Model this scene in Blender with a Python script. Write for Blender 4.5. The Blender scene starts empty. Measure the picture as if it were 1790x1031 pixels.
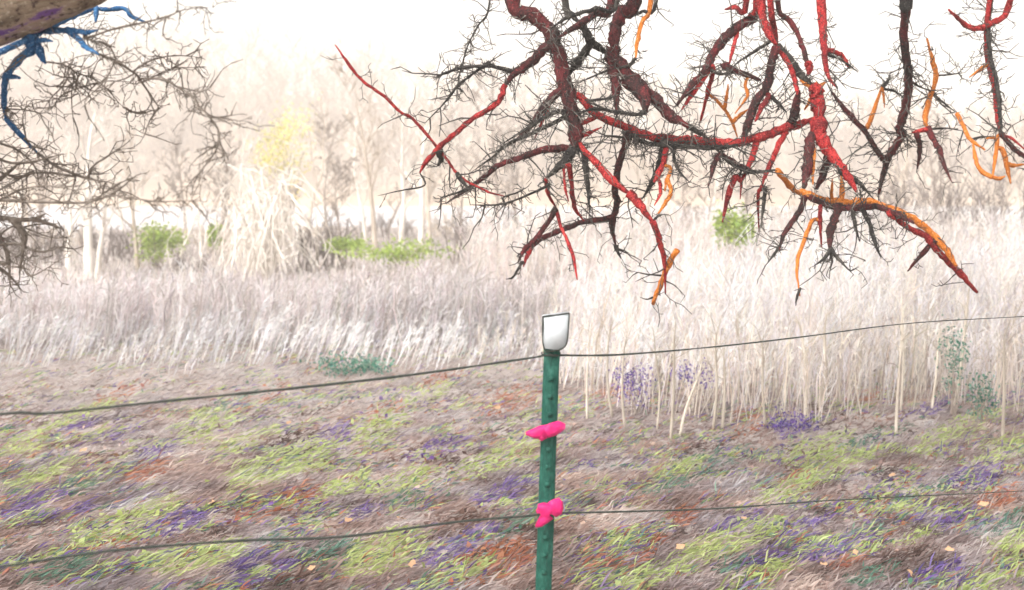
import bpy, math, random
import numpy as np
from mathutils import Vector

random.seed(7)
rng = np.random.default_rng(7)
R = math.radians

# ------------------------------------------------------------------ camera, sky, sun, exposure
F, CX, HY, EYE = 1900.0, 895.0, 325.0, 1.9          # photo focal length / centre / horizon in pixels, eye height in metres
scn = bpy.context.scene
col = scn.collection
cam = bpy.data.objects.new('camera', bpy.data.cameras.new('camera'))
col.objects.link(cam)
cam.location = (0, 0, EYE)
cam.rotation_euler = (R(90), 0, 0)
cam.data.sensor_width = 36
cam.data.lens = 36 * F / 1790
cam.data.shift_y = -(515.5 - HY) / 1790
cam.data.clip_start = 0.05
cam.data.clip_end = 3000
cam.data.dof.use_dof = True                            # fast lens wide open: soft far bank
cam.data.dof.focus_distance = 4.7
cam.data.dof.aperture_fstop = 2.8
scn.camera = cam

SUN_EL, SUN_AZ = 44.0, -142.0                          # azimuth from +Y towards +X
w = bpy.data.worlds.new('World'); scn.world = w; w.use_nodes = True
nt = w.node_tree; nt.nodes.clear()
wo = nt.nodes.new('ShaderNodeOutputWorld'); bg = nt.nodes.new('ShaderNodeBackground')
sky = nt.nodes.new('ShaderNodeTexSky'); sky.sky_type = 'NISHITA'; sky.sun_disc = False
sky.sun_elevation = R(SUN_EL); sky.sun_rotation = R(SUN_AZ)
sky.air_density = 1.0; sky.dust_density = 6.0; sky.ozone_density = 1.0
hs = nt.nodes.new('ShaderNodeHueSaturation'); hs.inputs['Saturation'].default_value = 0.15
nt.links.new(sky.outputs[0], hs.inputs['Color']); nt.links.new(hs.outputs[0], bg.inputs[0])
bg.inputs[1].default_value = 0.15
nt.links.new(bg.outputs[0], wo.inputs[0])
sl = bpy.data.lights.new('sun', 'SUN'); sl.energy = 1.25; sl.angle = R(14); sl.color = (1, .95, .88)
so = bpy.data.objects.new('sun', sl); col.objects.link(so)
sd = Vector((math.sin(R(SUN_AZ)) * math.cos(R(SUN_EL)), math.cos(R(SUN_AZ)) * math.cos(R(SUN_EL)), math.sin(R(SUN_EL))))
so.rotation_euler = sd.to_track_quat('Z', 'Y').to_euler()
vs = scn.view_settings
vs.view_transform = 'Standard'; vs.look = 'None'; vs.gamma = 1; vs.use_curve_mapping = False
vs.exposure = 1.15
scn.cycles.use_denoising = True
scn.cycles.max_bounces = 6
scn.cycles.volume_bounces = 1

# ------------------------------------------------------------------ helpers
def at(px, py, d):
    return ((px - CX) / F * d, d, EYE - (py - HY) / F * d)
def on_ground(px, py, z=0.0):
    d = (EYE - z) * F / (py - HY)
    return ((px - CX) / F * d, d, z)
def to_px(P):
    return CX + P[:, 0] / P[:, 1] * F, HY + (EYE - P[:, 2]) / P[:, 1] * F

def tag(o, label=None, cat=None, group=None, kind=None):
    if label: o['label'] = label
    if cat: o['category'] = cat
    if group: o['group'] = group
    if kind: o['kind'] = kind
    return o
def empty(name, loc, label, cat, group=None):
    o = bpy.data.objects.new(name, None); col.objects.link(o); o.location = loc
    o.empty_display_size = .1
    return tag(o, label, cat, group)
def link(name, me, mat, parent=None):
    o = bpy.data.objects.new(name, me); col.objects.link(o)
    if mat and not me.materials: me.materials.append(mat)
    if parent:
        o.parent = parent
        o.matrix_parent_inverse = parent_inv(parent)
    return o
def parent_inv(p):
    from mathutils import Matrix
    # top-level parents are only translated; their parts already sit at the world origin
    return Matrix.Translation(-Vector(p.location)) if p.parent is None else Matrix.Identity(4)

def mesh(verts, tris, cols=None, smooth=False, name='m'):
    verts = np.asarray(verts, np.float32).reshape(-1, 3); tris = np.asarray(tris, np.int32).reshape(-1, 3)
    me = bpy.data.meshes.new(name)
    me.vertices.add(len(verts)); me.vertices.foreach_set('co', verts.ravel())
    me.loops.add(tris.size); me.loops.foreach_set('vertex_index', tris.ravel())
    me.polygons.add(len(tris))
    me.polygons.foreach_set('loop_start', np.arange(0, tris.size, 3, dtype=np.int32))
    me.polygons.foreach_set('loop_total', np.full(len(tris), 3, np.int32))
    if smooth: me.polygons.foreach_set('use_smooth', np.ones(len(tris), bool))
    if cols is not None:
        a = me.color_attributes.new('tint', 'FLOAT_COLOR', 'POINT')
        c = np.ones((len(verts), 4), np.float32); c[:, :3] = cols
        a.data.foreach_set('color', c.ravel())
    me.update(); me.validate()
    return me

def norm(v): return v / np.maximum(np.linalg.norm(v, axis=-1, keepdims=True), 1e-9)

def blades(base, direc, length, width, color, droop=0.25):
    """strips of three triangles: two at the base, two half way, one tip"""
    n = len(base)
    d = norm(np.asarray(direc, float)); L = np.asarray(length)[:, None]; W = np.asarray(width)[:, None]
    side = norm(np.cross(d, norm(rng.normal(size=(n, 3)) + np.array([0, 1.2, 0]))))
    mid = base + d * L * .55 + rng.normal(size=(n, 3)) * L * .04
    tip = base + d * L; tip[:, 2] -= (L[:, 0] * droop * rng.random(n))
    V = np.stack([base - side * W * .35, base + side * W * .35, mid - side * W * .5, mid + side * W * .5, tip], 1)
    i = (np.arange(n) * 5)[:, None]
    T = np.concatenate([i + [[0, 1, 3]], i + [[0, 3, 2]], i + [[2, 3, 4]]], 1).reshape(-1, 3)
    C = np.repeat(np.asarray(color)[:, None, :], 5, 1)
    return V.reshape(-1, 3), T, C.reshape(-1, 3)

def prisms(P0, P1, r0, r1, k=3):
    """tapered k-sided rods for arrays of segments"""
    P0 = np.asarray(P0, float); P1 = np.asarray(P1, float); n = len(P0)
    d = norm(P1 - P0)
    ref = np.where(np.abs(d[:, 2:3]) < .8, np.array([[0, 0, 1.]]), np.array([[1., 0, 0]]))
    u = norm(np.cross(d, ref)); v = np.cross(d, u)
    a = np.arange(k) * 2 * math.pi / k
    ring = u[:, None, :] * np.cos(a)[None, :, None] + v[:, None, :] * np.sin(a)[None, :, None]
    A = P0[:, None, :] + ring * np.asarray(r0)[:, None, None]
    B = P1[:, None, :] + ring * np.asarray(r1)[:, None, None]
    V = np.concatenate([A, B], 1).reshape(-1, 3)
    i = (np.arange(n) * 2 * k)[:, None, None]
    j = np.arange(k); j2 = (j + 1) % k
    T = np.stack([np.stack([j, j2, j2 + k], 1), np.stack([j, j2 + k, j + k], 1)], 0).reshape(1, -1, 3)
    return V, (i + T).reshape(-1, 3)

def merge(parts):
    V, T, C, o = [], [], [], 0
    for p in parts:
        V.append(p[0]); T.append(p[1] + o); o += len(p[0])
        if len(p) > 2: C.append(p[2])
    return np.concatenate(V), np.concatenate(T), (np.concatenate(C) if C else None)

def smooth_path(P, r, step=4):
    P = np.asarray(P, float); r = np.asarray(r, float)
    if len(P) == 2:
        t = np.linspace(0, 1, step + 1)[:, None]
        return P[0] + (P[1] - P[0]) * t, r[0] + (r[1] - r[0]) * t[:, 0]
    Q = np.vstack([2 * P[0] - P[1], P, 2 * P[-1] - P[-2]]); out, rr = [], []
    for i in range(len(P) - 1):
        p0, p1, p2, p3 = Q[i:i + 4]
        for s in range(step):
            t = s / step
            out.append(.5 * (2 * p1 + (p2 - p0) * t + (2 * p0 - 5 * p1 + 4 * p2 - p3) * t * t + (3 * p1 - p0 - 3 * p2 + p3) * t ** 3))
            rr.append(r[i] + (r[i + 1] - r[i]) * t)
    out.append(P[-1]); rr.append(r[-1])
    return np.array(out), np.array(rr)

def tube(P, r, k=8, rough=0.0):
    """one continuous swept tube with closed ends"""
    P = np.asarray(P, float); r = np.asarray(r, float); n = len(P)
    tan = norm(np.gradient(P, axis=0))
    u = np.zeros_like(P); ref = np.array([0, 0, 1.]) if abs(tan[0][2]) < .9 else np.array([1., 0, 0])
    u[0] = norm(np.cross(tan[0], ref))
    for i in range(1, n):
        q = u[i - 1] - tan[i] * np.dot(u[i - 1], tan[i]); u[i] = norm(q)
    v = np.cross(tan, u); a = np.arange(k) * 2 * math.pi / k
    rr = r[:, None] * (1 + rough * rng.normal(size=(n, k)))
    V = P[:, None, :] + (u[:, None, :] * np.cos(a)[None, :, None] + v[:, None, :] * np.sin(a)[None, :, None]) * rr[:, :, None]
    V = np.vstack([V.reshape(-1, 3), P[:1], P[-1:]])
    T = []
    for i in range(n - 1):
        for j in range(k):
            a0, a1 = i * k + j, i * k + (j + 1) % k
            T += [[a0, a1, a1 + k], [a0, a1 + k, a0 + k]]
    for j in range(k):
        T += [[n * k, (j + 1) % k, j], [n * k + 1, (n - 1) * k + j, (n - 1) * k + (j + 1) % k]]
    return V, np.array(T)

# ------------------------------------------------------------------ materials
def newmat(name):
    m = bpy.data.materials.new(name); m.use_nodes = True
    return m, m.node_tree, m.node_tree.nodes['Principled BSDF']
def mottled(name, stops, scale=6, detail=6, rough=.85, stretch=(1, 1, 1), bump=0.0, bscale=40, distort=0.0, grain=(), gscale=130, rot=(0, 0, 0)):
    m, t, b = newmat(name); N = t.nodes; L = t.links
    tc = N.new('ShaderNodeTexCoord'); mp = N.new('ShaderNodeMapping'); mp.inputs['Scale'].default_value = stretch; mp.inputs['Rotation'].default_value = rot
    nz = N.new('ShaderNodeTexNoise'); nz.inputs['Scale'].default_value = scale; nz.inputs['Detail'].default_value = detail
    nz.inputs['Roughness'].default_value = .65; nz.inputs['Distortion'].default_value = distort
    cr = N.new('ShaderNodeValToRGB')
    while len(cr.color_ramp.elements) < len(stops): cr.color_ramp.elements.new(.5)
    for e, (p, c) in zip(cr.color_ramp.elements, stops): e.position = p; e.color = (*c, 1)
    L.new(tc.outputs['Object'], mp.inputs[0]); L.new(mp.outputs[0], nz.inputs['Vector'])
    L.new(nz.outputs['Fac'], cr.inputs[0]); L.new(cr.outputs[0], b.inputs['Base Color'])
    if grain:
        g = N.new('ShaderNodeTexNoise'); g.inputs['Scale'].default_value = gscale; g.inputs['Detail'].default_value = 3
        L.new(tc.outputs['Object'], g.inputs['Vector'])
        for (lo, hi, c_) in grain:
            mr = N.new('ShaderNodeMapRange'); mr.inputs[1].default_value = lo; mr.inputs[2].default_value = hi
            L.new(g.outputs['Fac'], mr.inputs[0])
            mx = N.new('ShaderNodeMix'); mx.data_type = 'RGBA'; mx.inputs[7].default_value = (*c_, 1)
            src = b.inputs['Base Color'].links[0].from_socket
            L.new(mr.outputs[0], mx.inputs[0]); L.new(src, mx.inputs[6]); L.new(mx.outputs[2], b.inputs['Base Color'])
    b.inputs['Roughness'].default_value = rough
    b.inputs['Specular IOR Level'].default_value = .15
    if bump:
        n2 = N.new('ShaderNodeTexNoise'); n2.inputs['Scale'].default_value = bscale; n2.inputs['Detail'].default_value = 5
        bp = N.new('ShaderNodeBump'); bp.inputs['Strength'].default_value = bump; bp.inputs['Distance'].default_value = .02
        L.new(mp.outputs[0], n2.inputs['Vector']); L.new(n2.outputs['Fac'], bp.inputs['Height']); L.new(bp.outputs[0], b.inputs['Normal'])
    return m
def plant(name, trans=.45):
    """colour from the 'tint' attribute of each blade or leaf, thin and a little translucent"""
    m, t, b = newmat(name); N = t.nodes; L = t.links; N.remove(b)
    at_ = N.new('ShaderNodeAttribute'); at_.attribute_name = 'tint'
    d = N.new('ShaderNodeBsdfDiffuse'); tr = N.new('ShaderNodeBsdfTranslucent'); mx = N.new('ShaderNodeMixShader')
    mx.inputs[0].default_value = trans
    L.new(at_.outputs['Color'], d.inputs[0]); L.new(at_.outputs['Color'], tr.inputs[0])
    L.new(d.outputs[0], mx.inputs[1]); L.new(tr.outputs[0], mx.inputs[2])
    L.new(mx.outputs[0], N['Material Output'].inputs[0])
    return m
M = {}
M['plant'] = plant('dry_plant')
M['ground'] = mottled('soil', [(.3, (.20, .165, .15)), (.5, (.30, .255, .235)), (.7, (.38, .34, .32))], 5, 8, .95, (1, .5, 1), .6, 30)
M['hill'] = mottled('leaf_litter_slope', [(.35, (.31, .205, .135)), (.5, (.44, .32, .22)), (.65, (.54, .42, .31))], .05, 8, .95)
M['K'] = mottled('dark_bark', [(.33, (.014, .013, .014)), (.5, (.032, .029, .028)), (.66, (.07, .064, .055)), (.8, (.12, .11, .095))], 14, 8, .9, (1, 1, .6), 1.0, 70, .5, [(.60, .70, (.16, .15, .12))], 90)
M['K2'] = mottled('dark_twig_bark', [(.33, (.035, .031, .030)), (.55, (.075, .068, .062)), (.75, (.14, .13, .11))], 14, 6, .9)
M['L'] = mottled('lichen_twig_bark', [(.33, (.10, .09, .08)), (.55, (.19, .175, .155)), (.75, (.31, .295, .26))], 14, 6, .9)
M['G'] = mottled('grey_brown_bark', [(.35, (.12, .098, .08)), (.55, (.205, .172, .145)), (.75, (.31, .275, .24))], 16, 6, .9, (1, 1, 1), .6, 80)
M['M'] = mottled('maroon_bark', [(.34, (.020, .016, .016)), (.45, (.048, .022, .022)), (.55, (.095, .022, .024)), (.68, (.15, .022, .026)), (.80, (.055, .046, .042))], 9, 8, .85, (1, 1, .5), 1.0, 70, .9,
      [(.60, .70, (.24, .05, .05)), (.44, .36, (.018, .014, .014))], 110)
M['R'] = mottled('red_bark', [(.28, (.06, .015, .016)), (.42, (.19, .014, .017)), (.55, (.40, .026, .028)), (.75, (.60, .07, .06))], 9, 8, .75, (1, 1, .5), 1.0, 70, .9,
      [(.61, .71, (.55, .16, .13)), (.46, .37, (.07, .012, .013))], 120)
M['O'] = mottled('orange_bark', [(.27, (.18, .08, .03)), (.42, (.48, .14, .02)), (.6, (.66, .20, .03)), (.8, (.74, .32, .11))], 9, 8, .75, (1, 1, .5), .9, 70, .8,
      [(.60, .70, (.80, .48, .25)), (.42, .34, (.28, .10, .03))], 120)
M['B'] = mottled('blue_bark', [(.3, (.015, .05, .12)), (.46, (.032, .12, .27)), (.62, (.05, .17, .36)), (.82, (.12, .27, .45))], 14, 8, .75, (1, 1, .6), .8, 70, .5,
      [(.60, .72, (.30, .46, .66)), (.42, .34, (.02, .06, .16))], 140)
M['limb'] = mottled('brown_limb_bark', [(.28, (.07, .052, .04)), (.40, (.20, .15, .105)), (.50, (.32, .25, .18)), (.55, (.34, .25, .22)), (.59, (.18, .09, .27)), (.78, (.11, .05, .20))], 4.2, 7, .9, (.55, 2.4, 2.8), .9, 45, .3,
      [(.60, .72, (.50, .42, .33)), (.42, .34, (.09, .06, .05))], 60, (0, R(22), 0))
M['pale'] = mottled('pale_trunk_bark', [(.3, (.52, .46, .40)), (.5, (.78, .72, .65)), (.8, (.86, .82, .77))], 7, 6, .85, (1, 1, .4), .3, 30)
M['tan'] = mottled('tan_trunk_bark', [(.3, (.40, .33, .27)), (.55, (.56, .48, .40)), (.8, (.70, .63, .55))], 7, 6, .85, (1, 1, .4), .3, 30)
M['brown'] = mottled('brown_twig_bark', [(.3, (.24, .19, .16)), (.6, (.38, .32, .28)), (.8, (.50, .44, .39))], 6, 5, .9)
M['stalk'] = mottled('dry_stalk_skin', [(.3, (.36, .30, .25)), (.5, (.50, .44, .37)), (.8, (.60, .54, .47))], 9, 6, .9, (1, 1, .3))
M['thicket'] = mottled('dull_thicket_bark', [(.3, (.15, .12, .11)), (.6, (.25, .21, .195)), (.8, (.36, .31, .29))], 6, 5, .9)
M['woods'] = mottled('far_tree_bark', [(.3, (.24, .165, .12)), (.55, (.44, .33, .25)), (.75, (.72, .62, .52))], .3, 4, .9)
M['green_post'] = mottled('green_post_paint', [(.3, (.008, .045, .036)), (.5, (.015, .085, .062)), (.65, (.03, .125, .095)), (.82, (.11, .22, .18))], 70, 8, .55, (1, 1, .35), .4, 120)
M['white'] = mottled('white_plastic', [(.3, (.50, .55, .57)), (.7, (.60, .63, .65))], 9, 4, .4)
M['outline'] = mottled('dark_edge_trim', [(.3, (.02, .025, .02)), (.7, (.05, .055, .045))], 60, 4, .6)
M['wire'] = mottled('grey_wire', [(.3, (.028, .034, .03)), (.6, (.055, .065, .056)), (.8, (.10, .11, .095))], 90, 5, .6)
M['pink'] = mottled('pink_tape', [(.3, (.45, .012, .10)), (.55, (.60, .02, .15)), (.8, (.68, .08, .24))], 45, 5, .45)
M['leaf'] = mottled('fallen_leaf', [(.3, (.34, .19, .10)), (.55, (.48, .30, .18)), (.8, (.56, .42, .30))], 14, 5, .8)
m, t, b = newmat('river_water'); M['water'] = m
b.inputs['Base Color'].default_value = (.62, .64, .70, 1); b.inputs['Roughness'].default_value = .18
nz = t.nodes.new('ShaderNodeTexNoise'); nz.inputs['Scale'].default_value = .6; nz.inputs['Detail'].default_value = 5
bp = t.nodes.new('ShaderNodeBump'); bp.inputs['Strength'].default_value = .12
tc = t.nodes.new('ShaderNodeTexCoord'); t.links.new(tc.outputs['Object'], nz.inputs['Vector'])
t.links.new(nz.outputs['Fac'], bp.inputs['Height']); t.links.new(bp.outputs[0], b.inputs['Normal'])

# ------------------------------------------------------------------ setting: ground, river, hillside
def vnoise(x, y, s, seed=0):
    """smooth value noise, vectorised"""
    x = np.asarray(x) / s; y = np.asarray(y) / s
    xi = np.floor(x).astype(int); yi = np.floor(y).astype(int); fx = x - xi; fy = y - yi
    fx = fx * fx * (3 - 2 * fx); fy = fy * fy * (3 - 2 * fy)
    def h(a, b): return np.modf(np.abs(np.sin(a * 127.1 + b * 311.7 + seed * 74.7) * 43758.5453))[0]
    return (h(xi, yi) * (1 - fx) + h(xi + 1, yi) * fx) * (1 - fy) + (h(xi, yi + 1) * (1 - fx) + h(xi + 1, yi + 1) * fx) * fy
def grid(xs, ys, zf):
    X, Y = np.meshgrid(xs, ys); Z = zf(X, Y); nx, ny = len(xs), len(ys)
    V = np.stack([X, Y, Z], -1).reshape(-1, 3)
    i = (np.arange(ny - 1)[:, None] * nx + np.arange(nx - 1)[None, :]).ravel()
    T = np.concatenate([np.stack([i, i + 1, i + nx + 1], 1), np.stack([i, i + nx + 1, i + nx], 1)])
    return V, T
RIV0, RIV1 = 50.0, 118.0
def ground_z(X, Y):
    z = .05 * (vnoise(X, Y, .9, 1) - .5) + .10 * (vnoise(X, Y, 3, 2) - .5)
    z = z * np.clip((X ** 2 + Y ** 2 - 2) / 10, 0, 1)
    edge = RIV0 + 5 * (vnoise(X, Y * 0, 18, 3) - .5)
    z = z - 1.4 * np.clip((Y - edge) / 4, 0, 1)
    return z
xs = np.unique(np.concatenate([np.linspace(-7, 7, 113), np.linspace(-60, 60, 81), np.linspace(-400, 400, 41)]))
ys = np.unique(np.concatenate([np.linspace(-60, 4, 17), np.linspace(4, 14, 81), np.linspace(14, 62, 60), np.linspace(62, 900, 30)]))
tag(link('ground', mesh(*grid(xs, ys, ground_z), smooth=True), M['ground']), 'soil of the near bank under the dry grass', kind='structure')
wx = np.linspace(-400, 400, 9)
tag(link('river', mesh(*grid(wx, np.array([47., 126.]), lambda X, Y: X * 0 - .30)), M['water']), 'pale river beyond the brush', kind='structure')
def hill_top(X):
    return 15 - X * .085 + 5 * (vnoise(X, X * 0, 45, 5) - .5)
def hill_z(X, Y):
    t = np.clip((Y - RIV1) / 110, 0, 1)
    z = -1.2 + 1.5 * np.clip((Y - RIV1) / 3, 0, 1) + np.clip(hill_top(X), 5, 30) * t ** 1.15
    return z + 1.2 * (vnoise(X, Y, 9, 6) - .5) * np.clip((Y - RIV1 - 2) / 20, 0, 1)
tag(link('hillside', mesh(*grid(np.linspace(-420, 420, 170), np.concatenate([np.linspace(116, 130, 12), np.linspace(134, 420, 50)]), hill_z), smooth=True), M['hill']),
    'wooded far bank rising behind the river', kind='structure')

# ------------------------------------------------------------------ bare trees: segments grown recursively
def grow(base, height, r, lean=(0, 0), levels=3, nb=9, spread=.55, first=.3, seed=0, wob=.06, ratio=.5, fork=None):
    rr = random.Random(seed); T, B = [], []
    def limb(p, d, L, r0, lev):
        n = 7 if lev == 0 else (4 if lev == 1 else 3)
        out = [(Vector(p), r0)]; p = Vector(p); d = Vector(d).normalized()
        for i in range(n):
            d = (d + Vector((rr.gauss(0, wob), rr.gauss(0, wob), rr.gauss(0, wob) + (.03 if lev else 0)))).normalized()
            p = p + d * (L / n); out.append((p.copy(), r0 * (1 - .85 * (i + 1) / n)))
        for a, b_ in zip(out[:-1], out[1:]):
            (T if lev == 0 else B).append((a[0], b_[0], a[1], b_[1]))
        if lev < levels:
            m = nb if lev == 0 else max(3, int(nb * .55))
            for j in range(m):
                f = first + (1 - first) * (j + rr.random()) / m if lev == 0 else .2 + .8 * (j + rr.random()) / m
                k = min(n - 1, int(f * n)); t_ = f * n - k
                q = out[k][0].lerp(out[k + 1][0], t_); rq = out[k][1] + (out[k + 1][1] - out[k][1]) * t_
                ax = Vector((rr.gauss(0, 1), rr.gauss(0, 1), rr.gauss(0, .35)))
                nd = (d * (1 - spread) + ax.normalized() * spread * 1.3 + Vector((0, 0, .25))).normalized()
                limb(q, nd, L * ratio * rr.uniform(.6, 1.15) * (1.1 - .55 * f), max(rq * .6, r * .05), lev + 1)
    limb(base, (lean[0], lean[1], 1), height, r, 0)
    return T, B
def seg_mesh(S, k=5, rmin=0):
    P0 = [s[0] for s in S]; P1 = [s[1] for s in S]
    return prisms(P0, P1, np.maximum([s[2] for s in S], rmin), np.maximum([s[3] for s in S], rmin * .7), k)
def trunk_mesh(S):
    P = [S[0][0]] + [s[1] for s in S]; r = [S[0][2]] + [s[3] for s in S]
    Ps, rs = smooth_path([tuple(p) for p in P], r, 3)
    return tube(Ps, rs, 8, .06)

def tree(name, label, cat, px, py, d, top, rpx, mat, group=None, **kw):
    X, Y, Z = at(px, py, d); Z = float(ground_z(np.array([X]), np.array([Y]))[0]) - .03
    H = EYE - (top - HY) / F * d - Z
    o = empty(name, (X, Y, Z), label, cat, group)
    T, B = grow((X, Y, Z), H, rpx / F * d, **kw)
    link('trunk', mesh(*trunk_mesh(T), smooth=True), mat, o)
    link('crown', mesh(*seg_mesh(B, 4, .0035 * d / 10)), mat, o)
    return o

# far wood on the hillside, one mass
parts = []
for i in range(640):
    Y = RIV1 + 2 + 105 * rng.random() ** 1.3; X = rng.uniform(-1, 1) * (Y * .55 + 8)
    z = float(hill_z(np.array([X]), np.array([Y]))[0]) - .2
    hh = rng.uniform(4, 14) * (1.15 - .3 * np.clip(X / 60, -1, 1))
    T, B = grow((X, Y, z), hh, rng.uniform(.07, .17), (rng.normal() * .15, 0), 2, 13, .55, .18, 1000 + i, .10, .46)
    parts.append(seg_mesh(T + B, 3, .04))
V, T, _ = merge(parts)
tag(link('woods', mesh(V, T), M['woods']), 'pale bare woods on the far bank fading into white light', 'woods', kind='stuff')

# ------------------------------------------------------------------ brush and grass
def pal(cols, wts, n):
    c = np.array(cols)[rng.choice(len(cols), n, p=np.array(wts) / sum(wts))]
    return np.clip(c * rng.uniform(.78, 1.2, (n, 1)) + rng.normal(0, .012, (n, 3)), .01, .95)

# where the ground cover has a colour of its own: photo pixel centre, half length, half height
PATCH = {
 'lime': [(40,775,45,17),(350,745,50,25),(480,815,115,24),(590,850,50,14),(740,690,48,11),(650,750,52,22),(860,805,75,20),(690,842,65,14),(130,727,80,11),(175,930,70,20),
          (655,972,75,30),(1430,785,60,22),(1640,770,75,10),(1690,735,80,9),(1750,785,45,17),(1385,852,80,12),(1260,950,95,22),(1130,1010,60,17),(1590,940,45,9),(1755,960,45,17),
          (1180,820,60,12),(1720,1022,70,12),(330,985,90,20),(800,1000,60,10),(60,830,70,10),(1430,820,60,12),(420,770,60,12),(1330,1000,60,14),(240,900,60,14),(1500,800,60,10)],
 'purple': [(575,765,52,20),(755,785,65,15),(260,790,34,13),(300,915,65,18),(40,885,65,13),(110,900,40,10),(410,985,60,14),(620,900,45,10),(870,862,62,15),(820,935,55,12),(770,970,65,15),
          (1110,660,36,24),(1210,645,32,16),(1385,748,50,16),(1630,712,75,11),(1700,830,55,20),(1270,922,65,13),(1400,920,55,9),(1440,965,75,16),(1660,910,55,7),(1630,1000,60,11),
          (450,1005,70,12),(130,745,45,10),(1750,700,40,12),(190,760,50,10),(1330,980,60,12),(1540,850,50,10)],
 'rust': [(200,690,60,10),(440,695,60,13),(880,702,55,20),(1060,695,60,15),(500,875,65,18),(440,895,50,12),(250,935,70,11),(845,988,85,30),(1070,970,75,26),(1300,740,26,24),(1500,700,45,13),
          (1380,840,30,11),(1470,985,34,11),(140,955,60,12),(650,725,60,12),(1740,870,40,16),(760,665,50,10),(560,640,40,8),(240,830,40,12),(1180,905,30,14)],
 'teal': [(400,705,85,11),(120,852,45,16),(80,1003,80,15),(560,975,65,26),(880,920,55,19),(1200,822,65,26),(1270,798,45,15),(1150,852,45,12),(1540,758,65,12),(1490,775,50,10),(1500,930,45,9),
          (1740,920,65,16),(1510,1010,60,16),(1270,990,45,11),(1610,858,90,9),(700,870,60,9),(480,940,50,10),(1640,610,30,20)],
}
TINT = {'lime': [(.44, .55, .17), (.52, .62, .25), (.37, .46, .15)], 'purple': [(.085, .05, .22), (.16, .10, .35), (.24, .17, .40)],
        'rust': [(.42, .14, .07), (.52, .22, .12), (.30, .10, .06)], 'teal': [(.045, .16, .11), (.10, .25, .18), (.18, .32, .24)]}
def in_patch(px, py, kind, grow_=1.0):
    """0..1 cover strength at ground points seen at these photo pixels"""
    s = np.zeros(len(px)); ca, sa = math.cos(R(-20)), math.sin(R(-20))
    for (x, y, a, b_) in PATCH[kind]:
        dx, dy = px - x, py - y
        u = (dx * ca + dy * sa) / (a * grow_); v = (-dx * sa + dy * ca) / (b_ * 1.15 * grow_)
        s = np.maximum(s, 1 - (u * u + v * v))
    return s
FOOT = np.array([(-900, 648), (0, 650), (300, 655), (600, 650), (900, 655), (1000, 690), (1100, 735), (1400, 745), (1790, 725), (2700, 715)], float)
def foot_y(px): return np.interp(px, FOOT[:, 0], FOOT[:, 1])

def scatter(n, y0, y1, half):
    """points on the ground, denser towards the viewer in proportion to how large they show"""
    u = rng.random(n); Y = 1 / (1 / y0 + u * (1 / y1 - 1 / y0))
    X = rng.uniform(-1, 1, n) * (Y * half + 1.2)
    return X, Y
n = 250000
X, Y = scatter(n, 4.6, 15.5, .50)
P = np.stack([X, Y, ground_z(X, Y)], 1); px, py = to_px(P)
cu, cv = X * .80 + Y * .60, -X * .60 + Y * .80          # along and across the way the grass lies
pn = vnoise(cu * .55, cv, .17, 11); pn2 = vnoise(cu * .6, cv, .5, 12); pn3 = vnoise(cu * .5, cv, .085, 13)
DRY = np.array([(.09, .058, .052), (.23, .165, .152), (.34, .268, .26), (.44, .36, .34), (.60, .535, .51)])
tt = np.clip(.5 + 1.5 * (pn * .45 + pn3 * .35 + pn2 * .20 - .5) + rng.normal(0, .11, n), 0, .999) * (len(DRY) - 1)
k0 = tt.astype(int); C = DRY[k0] + (DRY[k0 + 1] - DRY[k0]) * (tt - k0)[:, None]
C = C * (1 + .16 * (vnoise(X, Y, .33, 14) - .5)[:, None] * np.array([[1.5, .2, -1.2]])) * rng.uniform(.9, 1.1, (n, 1))
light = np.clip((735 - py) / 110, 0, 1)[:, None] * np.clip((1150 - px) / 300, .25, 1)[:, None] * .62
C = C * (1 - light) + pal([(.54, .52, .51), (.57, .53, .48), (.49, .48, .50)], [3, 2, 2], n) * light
kindof = np.full(n, '', dtype=object)
nzp = (vnoise(cu * .55, cv, .13, 21) - .5) * .7 + (vnoise(cu * .5, cv, .05, 22) - .5) * .3
for kd, keep in (('rust', .72), ('teal', .62), ('purple', .76), ('lime', .70)):
    s = in_patch(px, py, kd, {'lime': 1.22, 'rust': 1.2, 'purple': 1.1, 'teal': 1.1}[kd]) + nzp
    hit = rng.random(n) < np.clip(s * 1.7, 0, keep)
    kindof[hit] = kd
direc = np.stack([.80 + rng.normal(0, .24, n), .45 + rng.normal(0, .30, n), .20 + np.abs(rng.normal(0, .17, n))], 1)
L = rng.uniform(.04, .13, n) * (.8 + .6 * pn2); W = rng.uniform(.004, .011, n)
fl = rng.random(n) < .42                                  # broken leaf litter between the blades
direc[fl] = np.stack([rng.normal(.45, .6, n), rng.normal(.25, .6, n), rng.normal(.10, .16, n)], 1)[fl]
L[fl] = rng.uniform(.025, .065, n)[fl]; W[fl] = rng.uniform(.014, .034, n)[fl]
C[fl] = (C * np.array([1.06, .97, .92]) * rng.uniform(.72, 1.2, (n, 1)))[fl]
keepmask = py > 560
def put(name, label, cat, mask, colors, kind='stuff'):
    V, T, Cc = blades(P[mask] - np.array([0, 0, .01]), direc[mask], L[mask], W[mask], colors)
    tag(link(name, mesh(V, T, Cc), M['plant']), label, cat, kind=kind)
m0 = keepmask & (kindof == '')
put('dry_grass', 'flattened mauve and tan dry grass combed sideways over the slope', 'dry grass', m0, C[m0])
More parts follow.
